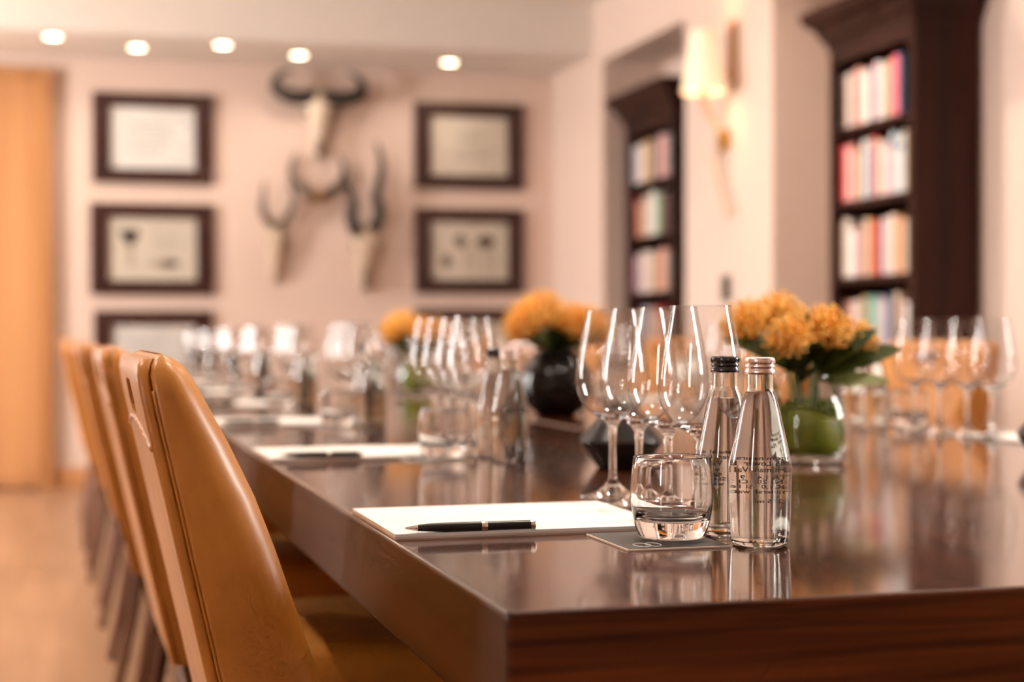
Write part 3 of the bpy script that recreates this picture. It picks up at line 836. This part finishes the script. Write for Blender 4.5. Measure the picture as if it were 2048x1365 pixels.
def tumbler_proto():
    r = empty('tumbler')
    out = [(0, 0.0), (0.024, 0.0), (0.0300, 0.0008), (0.0322, 0.0030), (0.0350, 0.0120), (0.0374, 0.0230), (0.0388, 0.0350), (0.0391, 0.0450), (0.0386, 0.0560), (0.0376, 0.0670), (0.0366, 0.0762), (0.03625, 0.0770), (0.0356, 0.0774)]
    inn = [(0.0349, 0.0770), (0.0346, 0.0760), (0.0357, 0.0660), (0.0367, 0.0550), (0.0371, 0.0440), (0.0366, 0.0340), (0.0352, 0.0260), (0.0320, 0.0210), (0.0240, 0.0182), (0.0120, 0.0172), (0, 0.0170)]
    bm = BM(); lathe(bm, out + inn, 64)
    obj('tumbler_glass', fixn(bm), 'clear_glass', r, smooth=True)
    return r
def wine_proto():
    r = empty('wine_glass')
    # thick lower part, stem and foot: solid glass
    sol = [(0, 0.0), (0.0385, 0.0), (0.0397, 0.0006), (0.0397, 0.0014), (0.036, 0.0022), (0.026, 0.0045), (0.016, 0.0085), (0.009, 0.0145), (0.0054, 0.022), (0.0043, 0.034), (0.0040, 0.055), (0.0042, 0.074), (0.0054, 0.083), (0.0090, 0.0895), (0.0150, 0.0938), (0.0210, 0.0972), (0.0262, 0.1012), (0.0255, 0.1018), (0.0200, 0.0992), (0.0120, 0.0968), (0, 0.0960)]
    bm = BM(); lathe(bm, sol[:16] + sol[16:], 40)
    obj('stem_and_foot', fixn(bm), 'clear_glass', r, smooth=True)
    bowl = [(0.0255, 0.1008), (0.0310, 0.1058), (0.0365, 0.1125), (0.0408, 0.1205), (0.0432, 0.129), (0.0442, 0.138), (0.0440, 0.148), (0.0428, 0.160), (0.0408, 0.174), (0.0383, 0.1885), (0.0352, 0.2045), (0.0323, 0.2190), (0.0314, 0.2240)]
    P = spline([(a, b_, 0) for a, b_ in bowl], 3)
    bm = BM(); lathe(bm, [(p.x, p.y) for p in P], NF)
    bmesh.ops.recalc_face_normals(bm, faces=bm.faces[:])
    obj('bowl', bm, 'bowl_glass', r, smooth=True)
    bm = BM()
    lathe(bm, [(0.0314 + 0.00055 * math.cos(a), 0.2241 + 0.00055 * math.sin(a)) for a in [2 * PI * t / 6 for t in range(7)]], NF)
    obj('rim', fixn(bm), 'bowl_glass', r, smooth=True)
    return r
BOT_OUT = [(0, 0.0012), (0.018, 0.0010), (0.0225, 0.0), (0.0250, 0.0008), (0.0265, 0.0035), (0.0272, 0.010), (0.0280, 0.030), (0.0289, 0.055), (0.0294, 0.068), (0.0293, 0.073), (0.0284, 0.079), (0.0262, 0.089), (0.0225, 0.106), (0.0188, 0.123), (0.0160, 0.1345), (0.0140, 0.1395), (0.0127, 0.1420), (0.0124, 0.1450), (0.0123, 0.158), (0.0123, 0.1600)]
BOT_IN = [(max(0.0, a - 0.0018), b_) for a, b_ in BOT_OUT[::-1] if b_ > 0.009] + [(0.0245, 0.0065), (0.021, 0.0045), (0.012, 0.0060), (0, 0.0068)]
def text_print():
    lines = [('ed from natural sourc', 0.0745), ('at 65 Lower  Estate', 0.0700), ('Human  Valley', 0.0655), ('TA 1.4    9  Ca', 0.0595), ('Na 20   Cl 20', 0.0555), ('K 1.0   Si 16.4', 0.0510), ('mineral  waters', 0.0465), ('275 ml', 0.0375)]
    bm = BM()
    for s, z in lines:
        cu_ = bpy.data.curves.new('t', 'FONT'); cu_.body = s; cu_.size = 0.0050; cu_.align_x = 'CENTER'; cu_.resolution_u = 2; cu_.offset = 0.00010
        if s == '275 ml': cu_.align_x = 'RIGHT'
        to = bpy.data.objects.new('t', cu_); COL.objects.link(to)
        dg = bpy.context.evaluated_depsgraph_get()
        me = bpy.data.meshes.new_from_object(to.evaluated_get(dg))
        for v in me.vertices:
            zz = z + v.co.y
            rr = 0.0296
            for (r0, z0), (r1, z1) in zip(BOT_OUT[:-1], BOT_OUT[1:]):
                if z0 <= zz <= z1 and z1 > z0: rr = r0 + (r1 - r0) * (zz - z0) / (z1 - z0) + 0.00012
            a = v.co.x / 0.0294
            v.co = (rr * math.sin(a), -rr * math.cos(a), zz)
        bm.from_mesh(me)
        bpy.data.objects.remove(to); bpy.data.curves.remove(cu_); bpy.data.meshes.remove(me)
    return bm
def bottle_proto(cap_mat, level, pm):
    r = empty('water_bottle')
    bm = BM(); lathe(bm, BOT_OUT + [(0.0118, 0.1606)] + BOT_IN, 48)
    body = obj('bottle_glass', fixn(bm), 'bottle_glass', r, smooth=True)
    inner = [(a + 0.0003, b_) for a, b_ in BOT_IN[::-1] if b_ < level]
    inner[0] = (0, 0.0065)
    top_r = 0.0110
    ri = [(a, b_) for a, b_ in BOT_IN if b_ > 0.0]
    for (r0, z0), (r1, z1) in zip(ri[:-1], ri[1:]):
        if z1 <= level <= z0 and z0 > z1: top_r = r1 + (r0 - r1) * (level - z1) / (z0 - z1) + 0.0003
    bm = BM(); lathe(bm, inner + [(top_r, level), (0, level)], 48)
    obj('water', fixn(bm), 'water', r, smooth=True, angle=0.9)
    cz = 0.1576
    prof = [(0, 0.0), (0.0132, 0.0), (0.0139, 0.0006), (0.0141, 0.0022), (0.0138, 0.0040), (0.0130, 0.0049), (0.0130, 0.0056), (0.0137, 0.0064), (0.0138, 0.0080), (0.0131, 0.0088), (0.0131, 0.0094), (0.0138, 0.0102), (0.0139, 0.0138), (0.0132, 0.0152), (0.0120, 0.0158), (0, 0.0160)]
    bm = BM(); lathe(bm, [(a, b_ + cz) for a, b_ in prof], 56)
    cap = obj('screw_cap', fixn(bm), cap_mat, r, smooth=True, angle=0.9)
    bm = BM()
    for q in range(56):
        a = 2 * PI * q / 56
        tube(bm, [(0.01385 * math.cos(a), 0.01385 * math.sin(a), cz + 0.0106), (0.01385 * math.cos(a), 0.01385 * math.sin(a), cz + 0.0136)], 0.00032, 4)
    obj('knurling', fixn(bm), cap_mat, cap)
    if pm is not None:
        t = bpy.data.objects.new('printed_text', pm); COL.objects.link(t); t.parent = body
    return r

tb = text_print(); tb_o = obj('printed_text', tb, 'print_ink'); TEXT_ME = tb_o.data; bpy.data.objects.remove(tb_o)
P_pad, P_pen, P_coaster, P_tumbler, P_glass = pad_proto(), pen_proto(), coaster_proto(), tumbler_proto(), wine_proto()
P_bA = bottle_proto('cap_silver', 0.1415, TEXT_ME)
P_bB = bottle_proto('cap_black', 0.1325, TEXT_ME)
used = set()
def put(proto, x, y, z, rz, label, cat, group):
    if proto.name not in used:
        used.add(proto.name); o = proto
    else:
        o = copy_tree(proto)
    o.location = (x, y, z); o.rotation_euler = (0, 0, rz)
    tag(o, label, cat, group)
    return o

rs = random.Random(11)
def setting(k, side):
    """left: origin at (0, pad centre); right: the same turned by half a turn"""
    if side == 'left':
        oy, ox, sg, rz = 0.525 + PITCH * k, 0.0, 1, 0.0
        w = ORD[k] + ' left place'
        if k == 7: w = 'farthest left place'
    else:
        oy, ox, sg, rz = 0.70 + PITCH * k, TW, -1, PI
        w = {1: 'nearest', 2: 'second nearest', 3: 'third nearest', 4: 'fourth nearest', 5: 'fifth nearest', 6: 'sixth nearest', 7: 'farthest'}[k] + ' right place'
    j = (lambda a: 0.0) if k == 0 else (lambda a: (rs.random() - 0.5) * 2 * a)
    def T(u, v): return ox + sg * u, oy + sg * v
    L_ = side == 'left'
    pv = 0.0 if L_ else 0.19
    x, y = T(0.143 + j(0.003), pv + j(0.006))
    put(P_pad, x, y, TZ, rz, 'white note pad at the table edge, %s setting' % w, 'note pad', 'white note pads')
    x, y = T(0.0135 + j(0.004), pv - 0.1125 + j(0.003))
    put(P_pen, x, y, TZ + 0.0061, rz - 0.03 * sg, 'black and silver ballpoint pen on the note pad, %s setting' % w, 'pen', 'black pens')
    e, eb = (0.06, 0.045) if (L_ and k == 1) else (0.0, 0.0)
    cu_v, cv_v = (0.238, -0.193) if L_ else (0.222, -0.215)
    x, y = T(cu_v + eb * 0.4 + j(0.003), cv_v + e + j(0.004))
    put(P_coaster, x, y, TZ, rz, 'square dark coaster with pale edge, %s setting' % w, 'coaster', 'dark coasters')
    x, y = x + sg * 0.0155, y
    put(P_tumbler, x, y, TZ + 0.0030, j(1.0), 'empty clear tumbler standing on a coaster, %s setting' % w, 'tumbler', 'clear tumblers')
    (ua, va), (ub, vb) = ((0.3205, -0.2445), (0.3215, -0.161)) if L_ else ((0.343, -0.168), (0.352, -0.240))
    x, y = T(ua + eb + j(0.003), va + e + j(0.004))
    put(P_bA, x, y, TZ + 0.0005, -0.43 + PI + 0.10 + j(0.6), 'clear water bottle with silver screw cap, %s setting' % w, 'bottle', 'silver capped water bottles')
    x, y = T(ub + eb + j(0.003), vb + e + j(0.004))
    put(P_bB, x, y, TZ + 0.0005, -0.40 + PI - 0.05 + j(0.6), 'clear water bottle with black screw cap, %s setting' % w, 'bottle', 'black capped water bottles')
    gu, gv = (0.334, 0.0) if L_ else (0.272, -0.062)
    for q, v in enumerate((-0.068, 0.025, 0.117, 0.209)):
        x, y = T(gu + j(0.004), v + gv + j(0.0012))
        nth = q if L_ else 3 - q
        put(P_glass, x, y, TZ + 0.0005, j(1.5), 'empty wine glass, %s from the camera in its row, %s' % (ORDW[nth], w), 'wine glass', 'empty wine glasses')
for k in range(8): setting(k, 'left')
for k in range(1, 8): setting(k, 'right')

# ------------------------------------------------------------------ spittoons
def spittoon(x, y, label):
    r = empty('spittoon', (x, y, TZ))
    out = [(0, 0.0), (0.034, 0.0), (0.037, 0.003), (0.060, 0.036), (0.0615, 0.040), (0.060, 0.044), (0.026, 0.084), (0.0245, 0.088), (0.027, 0.094)]
    inn = [(0.0255, 0.094), (0.0225, 0.087), (0.0240, 0.083), (0.057, 0.0435), (0.0580, 0.040), (0.057, 0.037), (0.035, 0.006), (0, 0.004)]
    bm = BM(); lathe(bm, out + inn, 40)
    obj('spittoon_body', fixn(bm), 'dark_metal', r, smooth=True, angle=0.5)
    bm = BM(); lathe(bm, [(0.0262 + 0.0012 * math.cos(a), 0.0945 + 0.0012 * math.sin(a)) for a in [2 * PI * t / 8 for t in range(9)]], 40)
    obj('rim', fixn(bm), 'dark_metal', r, smooth=True)
    tag(r, label, 'spittoon', 'dark spittoons')
spittoon(0.485, 1.13, 'dark double cone spittoon behind the nearest wine glass stems')
spittoon(1.170, 1.06, 'dark double cone spittoon cut by the right edge of the picture')

# ------------------------------------------------------------------ flowers
def bloom_mesh(rad, seed, pins=120):
    rnd = random.Random(seed)
    bm = BM()
    bmesh.ops.create_uvsphere(bm, u_segments=14, v_segments=8, radius=rad * 0.55, matrix=Matrix.Diagonal((1, 1, 0.9, 1)))
    for i in range(pins):
        t = (i + 0.5) / pins
        z = 1 - 1.25 * t
        ph = i * 2.39996 + rnd.random() * 0.3
        s = math.sqrt(max(0, 1 - z * z))
        dirv = Vector((s * math.cos(ph), s * math.sin(ph), z))
        L = rad * (0.98 + 0.24 * rnd.random())
        p0 = dirv * rad * 0.45
        p1 = dirv * rad * 0.80 + Vector((0, 0, rad * 0.06))
        p2 = dirv * L + Vector((0, 0, rad * 0.30 - rad * 0.12 * max(0, z)))
        tube(bm, [p0, p1, p2, p2 + (p2 - p1).normalized() * rad * 0.07], [rad * 0.055, rad * 0.045, rad * 0.035, rad * 0.075], 4, True, 0 if i % 3 else 1)
    return bm
def leaf_blade(bm, L, W, curl, n=8, fold=0.15):
    """leaf along +x in its own frame, rising by curl"""
    rows = []
    for i in range(n + 1):
        t = i / n
        w = W * math.sin(PI * min(1, t * 0.92 + 0.05)) ** 0.75 * (1 - 0.25 * t)
        if i == n: w = 0.0008
        x = L * t; z = curl * L * math.sin(t * PI * 0.7)
        rows.append([bm.verts.new((x, -w, z + fold * w)), bm.verts.new((x, 0, z)), bm.verts.new((x, w, z + fold * w))])
    fs = []
    for a, b_ in zip(rows[:-1], rows[1:]):
        for k in (0, 1): fs.append(bm.faces.new((a[k], a[k + 1], b_[k + 1], b_[k])))
    bmesh.ops.solidify(bm, geom=bm.faces[:], thickness=0.0006)
def leaf(parent, base, az, pitch, L, W, mat, curl=0.15, roll=0.0):
    bm = BM(); leaf_blade(bm, L, W, curl)
    o = obj('leaf', bm, mat, parent, smooth=True)
    o.location = base
    o.rotation_euler = (roll, -pitch, az)
    return o
def flower(base, head, rad, label, group, seed, leaves=3):
    r = empty('pincushion_flower', base)
    h = Vector(head) - Vector(base)
    bm = bloom_mesh(rad, seed)
    o = obj('bloom', bm, None, r, mats=['petal_orange', 'petal_yellow'], smooth=True)
    o.location = h
    d_ = (h + Vector((h.x * 1.2, h.y * 1.2, 0))).normalized()
    o.rotation_euler = Vector((0, 0, 1)).rotation_difference(d_).to_euler()
    bm = BM(); P = spline([(0, 0, 0), h * 0.45 + Vector((0, 0, 0.01)), h], 5); tube(bm, P, 0.0032, 6); obj('stem', fixn(bm), 'stem_green', r, smooth=True)
    rnd = random.Random(seed * 3)
    for i in range(leaves):
        az = rnd.random() * 2 * PI
        leaf(r, h * (0.70 + 0.12 * rnd.random()), az, 0.35 + 0.5 * rnd.random(), 0.05 + 0.02 * rnd.random(), 0.011 + 0.004 * rnd.random(), 'leaf_dark')
    tag(r, label, 'flower', group)
def sprig(base, specs, label, group):
    r = empty('leaf_sprig', base)
    bm = BM(); tube(bm, [(0, 0, 0), (0.003, 0.0, 0.05), (0.0, 0.0, 0.09)], 0.003, 6); obj('stem', fixn(bm), 'stem_green', r, smooth=True)
    for (z, az, pitch, L, W, mm, curl) in specs: leaf(r, (0, 0, z), az, pitch, L, W, mm, curl, 0.95 * math.cos(az))
    tag(r, label, 'foliage', group)

def glass_bowl(x, y, label, s=1.0):
    r = empty('glass_vase', (x, y, TZ))
    prof = [(0, 0.002), (0.040, 0.001), (0.056, 0.002), (0.063, 0.008), (0.0665, 0.022), (0.068, 0.042), (0.0675, 0.062), (0.064, 0.082), (0.058, 0.100), (0.050, 0.115), (0.042, 0.126), (0.0385, 0.132), (0.0385, 0.136), (0.041, 0.139)]
    P = spline([(a, b_, 0) for a, b_ in prof], 2)
    bm = BM(); lathe(bm, [(max(0, p.x), p.y) for p in P], 48); obj('vase_wall', fixn(bm), 'vase_glass', r, smooth=True)
    bm = BM(); lathe(bm, [(0, 0.003), (0.055, 0.004), (0.0605, 0.009), (0.058, 0.013), (0, 0.014)], 40); obj('thick_base', fixn(bm), 'clear_glass', r, smooth=True)
    # broad leaf rolled up inside the vase
    bm = BM(); n = 40
    rows = []
    for i in range(n + 1):
        a = -2.6 + 5.6 * i / n
        rr = 0.060 - 0.004 * i / n
        col = []
        for q in range(7):
            z = 0.016 + (0.070 + 0.012 * math.sin(a * 1.7)) * q / 6
            rq = rr * (0.90 + 0.10 * math.sin(PI * min(1, 0.15 + q / 7)))
            col.append(bm.verts.new((rq * math.cos(a), rq * math.sin(a), z)))
        rows.append(col)
    for a_, b_ in zip(rows[:-1], rows[1:]):
        for q in range(6): bm.faces.new((a_[q], b_[q], b_[q + 1], a_[q + 1]))
    bmesh.ops.solidify(bm, geom=bm.faces[:], thickness=0.0008)
    obj('rolled_leaf', bm, 'leaf_bright', r, smooth=True)
    tag(r, label, 'vase', 'flower vases')
def black_vase(x, y, label):
    r = empty('black_vase', (x, y, TZ))
    out = [(0, 0), (0.038, 0.0), (0.048, 0.004), (0.070, 0.022), (0.085, 0.046), (0.0905, 0.072), (0.087, 0.100), (0.075, 0.126), (0.058, 0.143), (0.050, 0.149), (0.050, 0.155), (0.053, 0.158)]
    inn = [(0.051, 0.157), (0.046, 0.150), (0.056, 0.140), (0.072, 0.123), (0.083, 0.099), (0.086, 0.072), (0.080, 0.047), (0.060, 0.020), (0, 0.012)]
    P = spline([(a, b_, 0) for a, b_ in out], 2); Q = spline([(a, b_, 0) for a, b_ in inn], 2)
    bm = BM(); lathe(bm, [(max(0, p.x), p.y) for p in P + Q], 48); obj('vase_body', fixn(bm), 'black_ceramic', r, smooth=True)
    tag(r, label, 'vase', 'flower vases')

V1 = (0.787, 1.146)
glass_bowl(*V1, 'round clear glass vase with a green leaf rolled inside, right of the bottles')
def rel(vx, vy, x, y, z): return (x, y, z)
heads = [((0.694, 1.14, 0.952), 0.036, 'leftmost'), ((0.731, 1.08, 0.932), 0.032, 'second from left'), ((0.768, 1.20, 0.964), 0.036, 'topmost'), ((0.797, 1.11, 0.940), 0.038, 'frontmost middle'), ((0.864, 1.14, 0.928), 0.031, 'rightmost'), ((0.840, 1.22, 0.948), 0.018, 'small half open')]
for i, (h, rd, w) in enumerate(heads):
    flower((V1[0] + (h[0] - V1[0]) * 0.25, V1[1] + (h[1] - V1[1]) * 0.25, TZ + 0.035), h, rd, '%s orange pincushion bloom in the glass vase by the bottles' % w, 'orange blooms in the glass vase', 20 + i)
# view direction is mostly +y: leaves fan out to both sides and to the camera
sprig((V1[0] + 0.012, V1[1] - 0.012, TZ + 0.05), [(0.085, -0.10, 0.22, 0.140, 0.022, 'leaf_dark', 0.12), (0.078, -0.45, -0.05, 0.110, 0.018, 'leaf_pale', 0.02), (0.09, -0.3, 0.55, 0.11, 0.022, 'leaf_dark', 0.1), (0.088, -1.2, 0.75, 0.09, 0.024, 'leaf_dark', 0.1), (0.085, 0.5, 0.45, 0.13, 0.020, 'leaf_dark', 0.1)],
      'dark leaves with one pale underside spreading right from the glass vase', 'foliage in the glass vase')
sprig((V1[0] - 0.014, V1[1] - 0.010, TZ + 0.05), [(0.085, PI + 0.15, 0.30, 0.150, 0.020, 'leaf_dark', 0.12), (0.088, -1.75, 1.15, 0.095, 0.026, 'leaf_dark', 0.05), (0.080, -2.5, 0.35, 0.11, 0.022, 'leaf_dark', 0.1), (0.085, 2.5, 0.6, 0.11, 0.02, 'leaf_dark', 0.1), (0.07, -1.4, 0.3, 0.06, 0.022, 'leaf_dark', 0.2)],
      'dark leaves spreading left from the glass vase', 'foliage in the glass vase')

V2 = (0.838, 2.60)
black_vase(*V2, 'round glossy black vase behind the nearest wine glasses')
for i, (h, rd, w) in enumerate([((0.762, 2.57, 0.962), 0.050, 'leftmost'), ((0.822, 2.66, 0.985), 0.052, 'topmost'), ((0.865, 2.55, 0.958), 0.050, 'frontmost'), ((0.925, 2.62, 0.948), 0.050, 'rightmost')]):
    flower((V2[0] + (h[0] - V2[0]) * 0.2, V2[1] + (h[1] - V2[1]) * 0.2, TZ + 0.04), h, rd, '%s orange pincushion bloom in the black vase' % w, 'orange blooms in the black vase', 40 + i)
sprig((V2[0], V2[1] - 0.015, TZ + 0.075), [(0.085, PI, 0.25, 0.12, 0.024, 'leaf_dark', 0.1), (0.088, -1.7, 1.0, 0.10, 0.03, 'leaf_dark', 0.1), (0.085, 0.0, 0.3, 0.12, 0.024, 'leaf_dark', 0.1), (0.08, -2.4, 0.4, 0.10, 0.028, 'leaf_dark', 0.1), (0.08, -0.8, 0.4, 0.10, 0.028, 'leaf_dark', 0.1), (0.08, 1.6, 0.5, 0.10, 0.024, 'leaf_dark', 0.1)],
      'dark leaves under the blooms of the black vase', 'foliage in the black vase')

V3 = (0.815, 4.10)
glass_bowl(*V3, 'clear glass vase with a green leaf inside, far down the table')
for i, (h, rd, w) in enumerate([((0.745, 4.08, 0.948), 0.046, 'leftmost'), ((0.785, 4.16, 0.965), 0.048, 'topmost'), ((0.825, 4.05, 0.945), 0.046, 'frontmost'), ((0.885, 4.12, 0.94), 0.046, 'rightmost')]):
    flower((V3[0] + (h[0] - V3[0]) * 0.25, V3[1] + (h[1] - V3[1]) * 0.25, TZ + 0.035), h, rd, '%s orange pincushion bloom in the far glass vase' % w, 'orange blooms in the far glass vase', 60 + i)
sprig((V3[0], V3[1] - 0.01, TZ + 0.05), [(0.085, PI, 0.3, 0.12, 0.022, 'leaf_dark', 0.1), (0.088, -1.7, 0.8, 0.10, 0.026, 'leaf_dark', 0.1), (0.085, 0.0, 0.3, 0.12, 0.022, 'leaf_dark', 0.1), (0.08, -2.4, 0.4, 0.10, 0.024, 'leaf_dark', 0.1), (0.08, -0.7, 0.4, 0.1, 0.024, 'leaf_dark', 0.1)],
      'dark leaves under the blooms of the far glass vase', 'foliage in the far glass vase')
